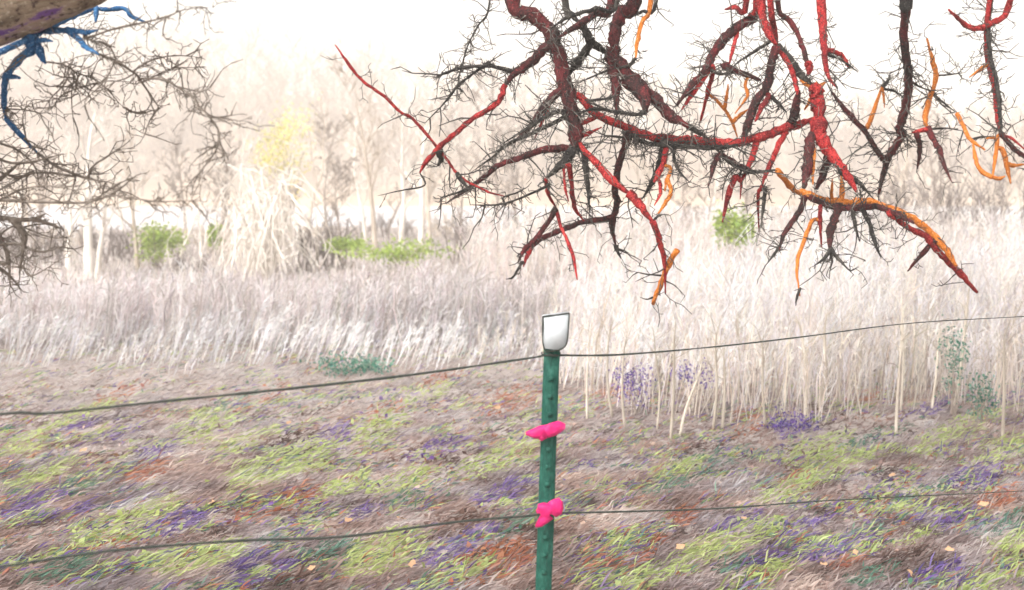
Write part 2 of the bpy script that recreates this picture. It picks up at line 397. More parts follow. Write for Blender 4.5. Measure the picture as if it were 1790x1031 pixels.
for kd, nm, lb, ct in (('lime', 'green_grass', 'bright lime green new grass in patches among the dry grass', 'green grass'),
                       ('purple', 'purple_ground_cover', 'purple low plants in patches among the dry grass', 'ground cover'),
                       ('rust', 'rust_leaf_litter', 'rust coloured dead bracken scattered in patches over the slope', 'leaf litter'),
                       ('teal', 'dark_green_ground_cover', 'dark bluish green low plants in patches over the slope', 'ground cover')):
    mk = keepmask & (kindof == kd)
    put(nm, lb, ct, mk, pal(TINT[kd], [3, 3, 2], int(mk.sum())) * .78 + C[mk] * .22)

# tall pale weeds: stems with loose plumes
def weeds(name, label, n, y0, y1, hfun, colors, wts, lean, wstem, plume=6, xlim=None, half=.52, brk=.0, cat='weeds', pl0=.35, fall=0.0):
    X, Y = scatter(n, y0, y1, half)
    z = ground_z(X, Y); P = np.stack([X, Y, z], 1); px, py = to_px(P)
    ok = py < foot_y(px) - 40 * (vnoise(X, Y, .9, 33) - .45)
    ok &= rng.random(n) < np.clip((foot_y(px) + 12 - py) / max(fall, 1), .06, 1)
    if xlim is not None: ok &= (px > xlim[0] + rng.normal(0, 60, n)) & (px < xlim[1] + rng.normal(0, 60, n))
    P, px, py, X, Y = P[ok], px[ok], py[ok], X[ok], Y[ok]; n = len(P)
    H = hfun(px, Y, X) * rng.uniform(.6, 1.12, n)
    if fall: H *= np.clip((foot_y(px) + 25 - py) / fall, .45, 1)
    C = pal(colors, wts, n) * (.78 + .44 * vnoise(X, Y, 1.1, 31))[:, None]
    D = np.stack([lean + rng.normal(0, .14, n), rng.normal(0, .12, n), np.ones(n)], 1)
    ws = wstem * np.maximum(Y / 10, .8)
    out = [blades(P, D, H, np.full(n, 1) * ws * rng.uniform(.7, 1.4, n), C, .06)]
    Dn = norm(D)
    for k in range(plume):
        t_ = rng.uniform(pl0, .98, n)
        q = P + Dn * (H * t_)[:, None]
        d2 = Dn + rng.normal(0, .42, (n, 3)); d2[:, 0] += lean * .6; d2[:, 2] = np.abs(d2[:, 2])
        out.append(blades(q, d2, H * rng.uniform(.10, .30, n), ws * rng.uniform(.5, 1.15, n), np.clip(C * rng.uniform(.9, 1.25, (n, 1)), 0, .85), .3))
    V, T, Cc = merge(out)
    return tag(link(name, mesh(V, T, Cc), M['plant']), label, cat, kind='stuff')
PALE = [(.72, .675, .66), (.66, .64, .675), (.75, .685, .61), (.50, .45, .43)]
def cap_h(px, Y, X, line, lo, hi, sc, seed):
    """height that keeps the tops near one sight line, rising and falling in clumps"""
    return np.clip(EYE - (line - HY) / F * Y + .55 * (vnoise(X, Y, sc, seed) - .5) + .25 * (vnoise(X, Y, sc * .35, seed + 1) - .5), lo, hi)
weeds('tall_pale_weeds', 'tall whitish dried weeds standing behind the fence post', 15000, 8.4, 18,
      lambda px, Y, X: cap_h(px, Y, X, np.interp(px, [700, 950, 1100, 1400, 1800], [560, 505, 465, 435, 405]), .35, 1.6, 1.4, 51), PALE, [4, 3, 3, 1.3], .10, .0066, 12, (880, 4000), pl0=.42, fall=115)
weeds('bare_stems', 'thin uneven pale stems packed along the foot of the tall weeds', 1500, 8.2, 10.8,
      lambda px, Y, X: .45 + .55 * vnoise(X, Y, .6, 81), [(.62, .55, .48), (.70, .64, .58), (.46, .39, .34)], [3, 2, 2], .07, .011, 3, (990, 4000), pl0=.6, cat='stems')
weeds('frosty_grass', 'whitish tussock grass leaning over along the foot of the brush', 12000, 10.2, 17,
      lambda px, Y, X: .20 + .50 * vnoise(X, Y, 1.1, 41) * (.5 + vnoise(X, Y, .4, 44)), [(.72, .71, .74), (.67, .68, .67), (.72, .68, .65), (.52, .49, .50)], [4, 2, 3, 1.8], .36, .008, 8, (-2000, 1020), fall=70)
weeds('grey_brush', 'grey brown thin stemmed brush behind the pale tussock grass', 11000, 12.5, 23,
      lambda px, Y, X: cap_h(px, Y, X, np.interp(px, [0, 450, 650, 900], [508, 500, 478, 470]), .2, 1.2, 2.0, 61), [(.52, .465, .45), (.62, .565, .565), (.70, .645, .645), (.39, .34, .32)], [3, 3, 3, 1.2], .08, .0075, 10, (-3000, 1000))
weeds('far_brush', 'pale hazy brush running down to the river', 12000, 17, 47,
      lambda px, Y, X: np.where(px < 820, .12 + .24 * vnoise(X, Y, 3, 43), cap_h(px, Y, X, 392, .3, 1.4, 4, 71)), [(.64, .58, .55), (.72, .65, .60), (.54, .48, .46), (.76, .71, .68)], [3, 3, 2, 2], .04, .008, 8)

# ------------------------------------------------------------------ leafy shrubs
def shrub(name, label, cat, px, py, d, wpx, hpx, colors, wts, nleaf=1500, leaf=.05, depth=.7, rise=0.0, group=None, stems=7):
    """px, py: middle of the leaf mass in the photo; stems run down to the ground"""
    X, Y, Z = at(px, py, d); rx = wpx / F * d / 2; rz = hpx / F * d / 2; ry = rx * depth
    gz = float(ground_z(np.array([X]), np.array([Y]))[0]) if d < 60 else Z - rz
    o = empty(name, (X, Y, gz), label, cat, group)
    rr = random.Random(int(px * 7 + py)); S = []; ends = []
    for i in range(stems):
        a = rr.uniform(0, 6.28); q = Vector((X, Y, gz - .03)) + Vector((rr.gauss(0, .15), rr.gauss(0, .15), 0)) * rx
        e = Vector((X + math.cos(a) * rx * rr.uniform(.2, .8), Y + math.sin(a) * ry * rr.uniform(.2, .8), Z + rz * rr.uniform(-.2, .75)))
        mid = q.lerp(e, .5) + Vector((rr.gauss(0, .1), rr.gauss(0, .1), 0)) * rx
        r = .012 * d / 20
        S += [(q, mid, r, r * .7), (mid, e, r * .7, r * .25)]; ends += [mid.lerp(e, .5), e]
    link('stems', mesh(*seg_mesh(S, 5)), M['brown'], o)
    nc = 26; cen = norm(rng.normal(size=(nc, 3))) * rng.uniform(.25, .95, (nc, 1)) * np.array([rx, ry, rz]) + np.array([X, Y, Z])
    k = rng.integers(0, nc, nleaf)
    Pp = cen[k] + rng.normal(size=(nleaf, 3)) * np.array([rx, ry, rz]) * .24
    Pp[:, 2] = np.maximum(Pp[:, 2], gz + .02)
    Cc = pal(colors, wts, nleaf) * (.75 + .5 * rng.random(nc)[k])[:, None]
    V, T, Cc = blades(Pp, rng.normal(size=(nleaf, 3)) + np.array([.3, 0, .4]), leaf * rng.uniform(.6, 1.4, nleaf), leaf * rng.uniform(.35, .7, nleaf), Cc)
    link('foliage', mesh(V, T, Cc), M['plant'], o)
    return o
LIME = [(.34, .44, .10), (.42, .52, .16), (.28, .36, .12)]; TEAL = [(.07, .20, .15), (.13, .28, .21), (.22, .34, .28)]
shrub('green_shrub', 'rounded lime green shrub among pale trunks near the river', 'shrub', 275, 416, 24, 82, 78, LIME, [3, 3, 2], 1100, .075)
shrub('green_shrub', 'small narrow lime green shrub beside the tangle of pale vines', 'shrub', 374, 412, 26, 24, 40, LIME, [3, 3, 2], 500, .09)
shrub('spreading_shrub', 'low wide green shrub under the slim white trunks', 'shrub', 690, 440, 22, 180, 44, LIME, [3, 3, 2], 1000, .07)
shrub('spreading_shrub', 'smaller low green shrub to the left of the wide one', 'shrub', 608, 428, 23, 84, 26, LIME, [3, 3, 2], 650, .07)
shrub('green_shrub', 'loose green shrub under the hanging red branches', 'shrub', 1281, 396, 17, 64, 82, LIME, [3, 3, 2], 800, .07)
shrub('dark_green_shrub', 'dark bluish green low shrub above the top wire left of the post', 'shrub', 618, 638, 11.0, 140, 50, TEAL, [3, 3, 2], 520, .035)
shrub('dark_green_shrub', 'dark bluish green shrub among pale stalks at far right', 'shrub', 1668, 640, 8.9, 66, 130, TEAL, [3, 3, 2], 330, .026)
shrub('dark_green_shrub', 'smaller dark green shrub just below the other at far right', 'shrub', 1712, 690, 8.6, 84, 90, TEAL, [3, 3, 2], 300, .026)
PURP = [(.10, .06, .26), (.18, .12, .38), (.27, .20, .44)]
shrub('purple_plant', 'larger purple plant among the stems just right of the post', 'plant', 1110, 668, 9.0, 92, 78, PURP, [3, 3, 2], 330, .024)
shrub('purple_plant', 'smaller purple plant among the stems under the top wire', 'plant', 1213, 654, 9.0, 76, 62, PURP, [3, 3, 2], 230, .024)
shrub('purple_plant', 'purple plant between two pale stalks at right, above the green patch', 'plant', 1388, 742, 8.5, 100, 50, PURP, [3, 3, 2], 300, .024)
shrub('yellow_tree', 'yellow leaved young tree in front of the pale woods', 'tree', 495, 262, 40, 120, 150, [(.76, .68, .20), (.80, .74, .34), (.64, .60, .20)], [3, 3, 2], 1700, .09, .8, stems=9)

# ------------------------------------------------------------------ bare trees of the middle distance
for (px, py, d, top, r, mt, lean, lb, kw) in [
    (122, 486, 23, 235, 6.5, 'pale', .02, 'slim white forked tree, leftmost of the white trunks', dict(nb=9)),
    (157, 497, 21.5, 190, 9.5, 'pale', -.01, 'thickest white trunk standing at left in the brush', dict(nb=10)),
    (170, 492, 22, 300, 6, 'pale', .10, 'thin white trunk leaning beside the thickest one', dict(nb=8)),
    (240, 478, 24, 250, 4.5, 'tan', -.05, 'slender mottled tree between white trunk and green shrub', dict(nb=9)),
    (308, 470, 25, 325, 5, 'pale', .18, 'small pale forked tree just right of the rounded green shrub', dict(nb=7, spread=.6)),
    (352, 465, 28, 345, 3, 'pale', -.12, 'thin pale bare sapling with upswept fork near the vines', dict(nb=7, spread=.6)),
    (398, 486, 25, 240, 4, 'pale', .12, 'pale leaning sapling at the left edge of the vine tangle', dict(nb=9)),
    (596, 432, 32, 290, 3, 'brown', .02, 'thin dark bare tree in front of the river', dict(nb=8)),
    (656, 432, 31, 150, 5, 'tan', .0, 'tall tan bare tree rising from the low green shrub', dict(nb=11)),
    (702, 430, 30, 190, 5.5, 'pale', -.02, 'straight white trunk in the middle of the low green shrub', dict(nb=9)),
    (736, 408, 34, 160, 6, 'pale', .02, 'white trunk standing at the end of the open river', dict(nb=11)),
    (752, 406, 34, 215, 4, 'tan', .04, 'tan trunk close beside the white one at the end of the river', dict(nb=9)),
    (385, 445, 36, 255, 4, 'brown', .0, 'dark thin tree in front of the river at left', dict(nb=10)),
    (60, 470, 26, 280, 4, 'brown', .03, 'brown bare tree behind the drooping twigs at far left', dict(nb=10)),
    (905, 420, 33, 250, 3.5, 'brown', -.03, 'grey bare tree behind the hanging red branches, left of post', dict(nb=11)),
    (980, 410, 38, 265, 4, 'tan', .03, 'pale tan bare tree behind the hanging branches above the post', dict(nb=10)),
    (1135, 415, 36, 285, 3.5, 'tan', .0, 'tan bare tree behind the loop of orange twigs', dict(nb=10)),
    (1560, 400, 30, 225, 4.5, 'tan', .03, 'bare grey tree behind the red twigs right of centre', dict(nb=12)),
    (1650, 398, 28, 215, 4.5, 'brown', -.03, 'bare brown tree rising from thicket at right', dict(nb=12)),
    (1745, 395, 30, 235, 4, 'tan', .0, 'bare tree at the far right edge behind orange twigs', dict(nb=12)),
]:
    tree('bare_tree', lb, 'tree', px, py, d, top, r, M[mt], 'bare trees of the middle distance', lean=(lean, .02), seed=int(px), **{**dict(levels=3, spread=.5, first=.3, ratio=.42), **kw})

q = random.Random(77)
for k in range(20):
    px = q.uniform(10, 800) if k < 13 else q.uniform(860, 1300)
    d_ = q.uniform(29, 46)
    tree('bare_tree', 'pale tan bare tree in the tangle along the near side of the river', 'tree', px, 430, d_, q.uniform(150, 300), q.uniform(2.2, 4.2), M[q.choice(('pale', 'tan', 'pale', 'tan', 'brown'))],
         'bare trees tangled along the river', lean=(q.gauss(0, .10), .02), seed=300 + k, levels=3, nb=q.randint(8, 12), spread=q.uniform(.5, .65), first=q.uniform(.12, .3), ratio=.45, wob=.10)

def thicket(px, py, d, wpx, top, label, mat, n=26, seed=0):
    X, Y, Z = at(px, py, d); gz = float(ground_z(np.array([X]), np.array([Y]))[0]) - .03
    H = EYE - (top - HY) / F * d - gz; wd = wpx / F * d / 2
    o = empty('thicket', (X, Y, gz), label, 'thicket', 'bare thickets')
    rr = random.Random(seed + int(px)); S = []
    for i in range(n):
        b_ = (X + rr.uniform(-1, 1) * wd * .75, Y + rr.uniform(-.5, .5) * wd, gz)
        T, B = grow(b_, H * rr.uniform(.6, 1), .010 * d / 10, (rr.gauss(0, .25), rr.gauss(0, .15)), 2, 7, .5, .25, seed + i * 31 + int(px), .12, .4)
        S += T + B
    link('stems', mesh(*seg_mesh(S, 3, .0032 * d / 10)), mat, o)
for (px, py, d, wp, top, lb, mt, n_) in [
    (40, 490, 25, 170, 385, 'dense brown bare thicket at the far left edge', 'brown', 34),
    (190, 480, 27, 150, 390, 'brown thicket between white trunks and green shrub', 'brown', 26),
    (330, 470, 23, 120, 430, 'low brown thicket in front of the rounded green shrub', 'brown', 14),
    (560, 470, 24, 120, 375, 'grey thicket right of the pale vine tangle', 'brown', 22),
    (690, 425, 40, 170, 372, 'mauve brown thicket at the river edge behind white trunks', 'brown', 20),
    (860, 430, 27, 190, 345, 'grey bare thicket left of the hanging red branches', 'brown', 24),
    (1010, 425, 30, 170, 355, 'pale bare thicket behind the hanging branches above the post', 'tan', 20),
    (1180, 420, 30, 190, 350, 'pale bare thicket behind the orange loop twigs', 'tan', 22),
    (1350, 410, 30, 200, 330, 'pale bare thicket behind the thick red branches', 'tan', 22),
    (1520, 405, 27, 180, 285, 'tall grey bare thicket right of the thick red branch', 'brown', 26),
    (1640, 400, 25, 180, 270, 'tall grey olive bare thicket below the forked red twigs', 'brown', 26),
    (100, 480, 30, 170, 392, 'pale tangled thicket behind the leftmost white trunks', 'tan', 22),
    (290, 455, 36, 150, 392, 'pale tangled thicket behind the rounded green shrub', 'tan', 20),
    (400, 470, 30, 120, 385, 'pale tangled thicket at the left side of the vines', 'tan', 20),
    (530, 455, 38, 130, 385, 'pale tangled thicket at the river behind the vines', 'tan', 20),
    (800, 425, 40, 150, 365, 'pale tangled thicket at the end of the open river', 'tan', 20),
    (1750, 400, 25, 160, 262, 'tall grey bare thicket at the far right edge', 'brown', 24)]:
    thicket(px, py, d, wp, top, lb, M['thicket' if mt == 'brown' else mt], n_, 5)

# tangle of pale vines arching over
X0, Y0, Z0 = at(455, 480, 22); o = empty('vine_tangle', (X0, Y0, 0), 'fountain of pale drooping vines among the bare trees', 'vines')
rr = random.Random(3); ps = []
for i in range(80):
    bx, tx = rr.gauss(450, 34), rr.gauss(452, 34); ex = tx + rr.choice((-1, 1, 1)) * rr.uniform(15, 100)
    ty = rr.choice((rr.gauss(345, 14), rr.uniform(290, 430))); d = 22 + rr.gauss(0, .7)
    pts = [at(bx, 500, d), at(bx * .6 + tx * .4, (500 + ty) / 2, d + rr.gauss(0, .3)), at(tx, ty, d + rr.gauss(0, .3)), at((tx + ex) / 2, ty + rr.uniform(0, 25), d + rr.gauss(0, .4)),
           at(ex, ty + rr.uniform(40, 90), d + rr.gauss(0, .4)), at(ex + rr.gauss(0, 12), min(485, ty + rr.uniform(80, 170)), d + rr.gauss(0, .5))]
    Ps, rs = smooth_path(pts, np.linspace(.016, .009, len(pts)) * rr.uniform(.6, 1.2), 3); ps.append(tube(Ps, rs, 5))
for (a, b_, c) in [((390, 500), (430, 470), (535, 435)), ((410, 497), (450, 462), (520, 420))]:
    Ps, rs = smooth_path([at(*a, 24.6), at(*b_, 24.4), at(*c, 24.6), at(c[0] - 20, c[1] - 60, 24.9)], [.06, .05, .035, .015], 4); ps.append(tube(Ps, rs, 6))
V, T, _ = merge(ps); tag(link('stems', mesh(V, T, smooth=True), M['pale'], o), kind='stuff')

ORD = 'first second third fourth fifth sixth seventh eighth ninth tenth eleventh twelfth thirteenth fourteenth fifteenth sixteenth seventeenth eighteenth nineteenth twentieth'.split(); nst = 0
# pale dry stalks that can be picked out along the foot of the weeds
for (px, by, tx, ty, r) in [(1026, 735, 1030, 600, 3.5), (1071, 728, 1064, 590, 4), (1093, 745, 1090, 620, 4), (1148, 750, 1146, 620, 3.5), (1172, 768, 1178, 610, 5), (1186, 765, 1222, 655, 4.5),
        (1246, 752, 1250, 600, 4.5), (1262, 750, 1266, 640, 5), (1289, 720, 1291, 590, 3), (1338, 745, 1333, 610, 4), (1408, 730, 1403, 590, 5), (1430, 712, 1441, 585, 5.5), (1470, 705, 1472, 590, 3.5),
        (1503, 690, 1505, 590, 3.5), (1566, 755, 1575, 610, 5), (1574, 720, 1577, 560, 4), (1628, 715, 1640, 600, 4), (1668, 712, 1690, 540, 5), (1752, 770, 1755, 620, 5), (1760, 660, 1772, 560, 3)]:
    b_ = on_ground(px, by, .0); d = b_[1]; t_ = at(tx, ty, d + rng.normal() * .15)
    if px > 1000:
        lb = ORD[nst] + ' pale dry stalk from the post along the foot of the weeds'; nst += 1
    else:
        lb = {152: 'thick pale lone stalk rising from the tussock grass at far left', 235: 'thin pale stalk beside the thick lone one at left', 600: 'short thin stalk in the dark green shrub left of the post'}[px]
    o = empty('dry_stalk', b_, lb, 'stalk', 'dry stalks standing at the foot of the brush')
    mid = np.array(b_) * .5 + np.array(t_) * .5 + rng.normal(size=3) * .018
    hi = np.array(t_) + (np.array(t_) - np.array(b_)) * .3 + rng.normal(size=3) * .025
    Ps, rs = smooth_path([(b_[0], b_[1], -.03), mid, t_, hi], np.array([1, .9, .7, .2]) * r * .6 / F * d, 4)
    link('stem', mesh(*tube(Ps, rs, 7, .08), smooth=True), M['stalk'], o)
    S = []
    for k in range(9):
        i_ = rr.randrange(len(Ps) // 2, len(Ps)); p = Vector(Ps[i_]); e = p + Vector((rr.gauss(.02, .09), rr.gauss(0, .07), rr.uniform(.06, .22)))
        S.append((p, e, rs[i_] * .3 + .001, .0012))
    tag(link('side_shoots', mesh(*seg_mesh(S, 4)), M['stalk'], o), kind='stuff')

# fallen leaves that show singly
def leaf_mesh(seed):
    q = random.Random(seed); k = 9; V = [(0, 0, .012)]
    for i in range(k):
        a = i / k * 6.283; rad = (.9 if i % 2 else .68) + q.uniform(-.1, .1)
        V.append((math.cos(a) * rad, math.sin(a) * rad * .55, q.uniform(-.12, .22)))
    return mesh(V, [(0, i + 1, (i + 1) % k + 1) for i in range(k)], smooth=True)
LM = [leaf_mesh(i) for i in range(5)]
for i, (px, py) in enumerate([(146, 786), (262, 713), (530, 684), (540, 672), (505, 738), (690, 703), (628, 697), (342, 966), (545, 992), (200, 795), (478, 745), (60, 795), (118, 738), (700, 905), (610, 908),
        (720, 985), (370, 878), (560, 705), (820, 690), (905, 690), (870, 712), (1140, 700), (1495, 965), (1440, 985), (1660, 960), (1300, 905), (1230, 830), (1560, 830), (1720, 880), (1590, 1000), (300, 860),
        (20, 805), (430, 845), (780, 720), (650, 795), (1060, 800), (1190, 955), (1345, 880)]):
    b_ = on_ground(px, py, .10); s = rng.uniform(.022, .042)
    lo = link('fallen_leaf', LM[i % 5], M['leaf']); lo.location = b_; lo.scale = (s, s, s)
    lo.rotation_euler = (rng.uniform(.1, .7), rng.uniform(-.4, .1), rng.uniform(0, 6.28))
    tag(lo, 'tan orange fallen leaf lying on the combed dry grass', 'leaf', 'fallen leaves on the slope')

# ------------------------------------------------------------------ overhanging tree: branches traced, each with its own depth
class Tree:
    def __init__(s, root, seed, fuzz): s.root, s.paths, s.rr, s.fuzz = root, [], random.Random(seed), fuzz
    def snap(s, x, y):
        best = (1e9, None)
        for (P, D) in s.paths:
            for (a, b_), d in zip(P, D):
                q = math.hypot(a - x, b_ - y)
                if q < best[0]: best = (q, (a, b_, d))
        return best
    def branch(s, mat, r0, r1, pts, depth=None, tw=1.0, label=None, over=None, name='branch', tip=.38, free=False):
        pts = [tuple(map(float, p)) for p in pts]; rads = list(np.linspace(r0, r1, len(pts)) * (.72 if mat == 'G' else 1.2 if mat == 'B' else .98 if mat == 'M' else .86)); rads[-1] *= tip
        pre = None
        if depth is None:
            q, hit = s.snap(*pts[0]); q2, hit2 = s.snap(*pts[-1])
            if q2 < q * .6 and q2 < 22 : pts.reverse(); q, hit = q2, hit2
            d0 = hit[2]
            if q > 3 and q < 130 and not free: pre = hit
        else: d0 = depth
        L = sum(math.hypot(a[0] - b_[0], a[1] - b_[1]) for a, b_ in zip(pts[:-1], pts[1:]))
        slope = s.rr.uniform(-1, 1) * .55 * L / 200
        acc, D = 0, [d0]
        for a, b_ in zip(pts[:-1], pts[1:]):
            acc += math.hypot(a[0] - b_[0], a[1] - b_[1]); D.append(d0 + slope * acc / max(L, 1))
        W = [at(x, y, d) for (x, y), d in zip(pts, D)]; Rr = [r / F * d for r, d in zip(rads, D)]
        if pre: W.insert(0, at(pre[0], pre[1], pre[2])); Rr.insert(0, Rr[0] * (.75 if math.hypot(pre[0] - pts[0][0], pre[1] - pts[0][1]) < 30 else .35))
        if over: W.insert(0, over); Rr.insert(0, Rr[0] * 1.15)
        Ps, rs = smooth_path(W, Rr, 5)
        jit = np.array([[s.rr.gauss(0, 1) for _ in range(3)] for _ in Ps]) * rs[:, None] * .10; Ps = Ps + jit
        rs = rs * np.array([s.rr.uniform(.9, 1.12) for _ in rs])
        o = link(name, mesh(*tube(Ps, rs, 9, .10), smooth=True), M[mat], s.root)
        if label: o['label'] = label
        # remember the drawn path for later attachments
        pp, dd = [], []
        for i in range(len(pts) - 1):
            for k in range(6):
                t_ = k / 6; pp.append((pts[i][0] * (1 - t_) + pts[i + 1][0] * t_, pts[i][1] * (1 - t_) + pts[i + 1][1] * t_)); dd.append(D[i] * (1 - t_) + D[i + 1] * t_)
        pp.append(pts[-1]); dd.append(D[-1]); s.paths.append((pp, dd))
        # spurs and fine twigs
        nt_ = int(L / 13 * tw * s.fuzz); S = []
        for k in range(nt_):
            i_ = s.rr.randrange(1, len(Ps)); p = Vector(Ps[i_]); d_ = p.y; u = d_ / F
            tang = Vector(Ps[i_] - Ps[i_ - 1]).normalized()
            nd = (Vector((s.rr.gauss(0, 1), s.rr.gauss(0, .7), s.rr.gauss(0, 1))).normalized() + tang * s.rr.uniform(0, 1.0) + Vector((0, 0, -.1))).normalized()
            Lt = s.rr.choice((7, 10, 14, 22, 34, 48, 62)) * u * s.rr.uniform(.7, 1.2); r_ = (.75 + Lt / u * .013) * u
            nseg = 1 if Lt < 12 * u else 3
            for g in range(nseg):
                e = p + nd * (Lt / nseg); S.append((p, e, r_ * (1 - g / nseg * .6), r_ * (1 - (g + 1) / nseg * .6)))
                if nseg == 3 and s.rr.random() < .75:
                    sd_ = (nd + Vector((s.rr.gauss(0, .8), s.rr.gauss(0, .6), s.rr.gauss(0, .8)))).normalized()
                    S.append((e, e + sd_ * Lt * s.rr.uniform(.15, .4), r_ * .6, r_ * .3))
                p = e; nd = (nd + Vector((s.rr.gauss(0, .3), s.rr.gauss(0, .3), s.rr.gauss(0, .3)))).normalized()
        spur = []
        if mat in 'KM' and r0 > 2.4:
            for k in range(int(L / 5)):
                i_ = s.rr.randrange(1, len(Ps)); p = Vector(Ps[i_]); u = p.y / F
                nd = Vector((s.rr.gauss(0, 1), s.rr.gauss(0, 1), s.rr.gauss(0, 1))).normalized()
                spur.append((p, p + nd * (rs[i_] + s.rr.uniform(2, 9) * u), min(rs[i_] * .5, 2.6 * u), .3 * u))
        if S or spur:
            tag(link('twigs', mesh(*seg_mesh(S + spur, 4)), M['K2' if mat in 'KMRO' else 'G'], o), kind='stuff')
        fine = []
        for k in range(int(L / 7.5 * max(tw, .35 if mat in 'RO' and L > 90 else 0) * s.fuzz) if r0 > 1.9 else 0):
            i_ = s.rr.randrange(1, len(Ps)); p = Vector(Ps[i_]); u = p.y / F
            nd = Vector((s.rr.gauss(0, 1), s.rr.gauss(0, .8), s.rr.gauss(-.25, 1))).normalized(); Lt = s.rr.uniform(15, 60) * u
            for g in range(4):
                e = p + nd * Lt / 4; fine.append((p, e, .85 * u, .65 * u))
                if s.rr.random() < .7:
                    sd_ = (nd + Vector((s.rr.gauss(0, .9), s.rr.gauss(0, .7), s.rr.gauss(0, .9)))).normalized(); fine.append((e, e + sd_ * Lt * s.rr.uniform(.12, .3), .75 * u, .5 * u))
                p = e; nd = (nd + Vector((s.rr.gauss(0, .4), s.rr.gauss(0, .4), s.rr.gauss(0, .4)))).normalized()
        if fine: tag(link('twigs', mesh(*seg_mesh(fine, 3)), M[('K2', 'L')[s.rr.random() < .45] if mat in 'KMRO' else 'G'], o), kind='stuff')
        return o

root = empty('overhanging_tree', (4.3, 6.3, 0), 'bare thorny tree with red, orange and dark branches hanging into view from above', 'tree')
RT = Tree(root, 11, 1.0)
Ps, rs = smooth_path([(4.3, 6.3, -.1), (4.25, 6.3, 1.2), (4.1, 6.25, 2.4), (3.9, 6.2, 3.4), (3.9, 6.3, 5), (4.1, 6.5, 7)], [.24, .2, .18, .17, .11, .04], 5)
link('trunk', mesh(*tube(Ps, rs, 14, .05), smooth=True), M['K'], root)
LIMB = [(4.0, 6.2, 2.9), (3.2, 6.1, 3.35), (2.2, 6.0, 3.5), (1.2, 5.95, 3.55), (.4, 5.9, 3.5), (-.5, 5.8, 3.45), (-1.3, 5.7, 3.4)]
Ps, rs = smooth_path(LIMB, [.13, .115, .10, .09, .075, .055, .02], 6)
link('limb', mesh(*tube(Ps, rs, 12, .06), smooth=True), M['K'], root)
LA = np.array(LIMB)[::-1]
def over(px, d):
    x = (px - CX) / F * d
    return (x, float(np.interp(x, LA[:, 0], LA[:, 1])), float(np.interp(x, LA[:, 0], LA[:, 2])))
def top(mat, r0, r1, pts, d, **k):
    return RT.branch(mat, r0, r1, pts, depth=d, over=over(pts[0][0], d), **k)
b_ = RT.branch
# limbs that come in over the top edge of the view
top('M', 13, 13, [(895,2),(925,23),(956,50),(973,81),(981,113),(991,156),(1001,202),(1006,240),(1004,258)], 5.8, tw=2.6)
top('M', 12, 10, [(1109,3),(1089,20),(1077,45),(1074,70),(1079,98)], 6.0, tw=1.2)
top('M', 9, 6, [(1329,5),(1292,44),(1268,65),(1247,93),(1236,119),(1210,149),(1183,184)], 6.2, tw=1.6)
top('R', 9, 8, [(1331,3),(1343,54),(1357,79)], 6.0)
top('R', 7, 6, [(1347,3),(1352,42),(1359,78)], 5.95)
top('M', 4.5, 4.5, [(1359,2),(1378,33),(1396,63),(1408,100),(1415,118)], 6.1)
top('R', 10, 2.5, [(1436,3),(1437,40),(1441,77),(1443,109),(1450,137),(1464,154)], 5.9)
top('M', 8, 6, [(1585,3),(1580,56),(1585,109),(1588,132),(1585,181),(1572,224),(1579,234),(1559,264),(1549,284),(1536,340)], 6.1, tw=1.5)
top('R', 5, 4.5, [(1730,3),(1724,66),(1727,109),(1737,148),(1742,198),(1747,231)], 6.3, tw=.5)
top('K', 4, 4, [(1733,3),(1729,70),(1734,110),(1743,150),(1748,198),(1751,231)], 6.33, tw=2)
top('R', 6, 5.5, [(1763,12),(1727,43),(1704,49),(1684,40),(1658,16)], 6.3, tw=.7)
top('O', 4.5, 4.5, [(1137,2),(1122,38),(1114,73),(1111,101)], 6.0, tw=.3)
top('K', 4, 2.5, [(1147,2),(1122,20),(1104,30)], 6.0)
top('K', 8, 6, [(988,2),(1001,25),(1011,40)], 5.9)
top('K', 4.5, 4, [(1079,2),(1041,15),(993,30),(963,50)], 5.75)
top('M', 7, 6, [(1067,4),(1041,23),(1011,43),(975,66)], 5.8)
top('R', 7, 5, [(1322,2),(1308,28)], 6.1)
top('R', 7, 4, [(1305,6),(1285,12),(1267,16)], 6.1)
top('K', 13, 8, [(1583,2),(1584,14)], 6.05, tw=2)
top('K', 2.2, 1.5, [(856,2),(836,44),(819,76),(807,116),(800,148)], 5.8, tw=2)
# centre left
b_('M', 9, 6, [(955,81),(929,108),(900,128),(883,148)], tw=1.6)
b_('R', 6, 5, [(883,148),(874,172),(862,186),(827,207),(795,233),(766,259),(743,285),(734,302)], tw=.5, label='red lower branch sweeping down to the left')
b_('K', 5, 2.5, [(900,126),(886,122),(859,116),(830,116),(804,119),(778,128),(760,135)])
b_('K', 3.2, 1.8, [(853,109),(826,130),(801,148),(784,172),(743,215)])
b_('K', 8, 8, [(1011,43),(1021,48),(1031,70),(1046,83),(1062,93)])
b_('K', 8, 9, [(1031,78),(1018,98),(1006,113),(994,130)])
b_('M', 13, 9, [(1056,91),(1082,111),(1107,141),(1142,171),(1172,202),(1205,221)], tw=2.2)
b_('M', 18, 9, [(1100,136),(1122,164),(1130,197)], tw=1.5)
b_('M', 10, 7, [(1067,98),(1074,131),(1077,161),(1079,200)], tw=1.6)
b_('M', 8, 4, [(985,154),(953,184),(930,217),(895,252)], tw=2)
b_('K', 5, 2.5, [(998,192),(963,199),(925,222),(880,250)], tw=1.5)
b_('R', 3.5, 3, [(966,171),(948,212),(934,244)], tw=.2)
b_('R', 8, 9.5, [(1014,169),(1041,199),(1094,222),(1132,237),(1167,242),(1208,245),(1240,247),(1266,250),(1309,245),(1342,236),(1375,223),(1398,217),(1425,206)], tw=.5, label='long bright red branch arching across')
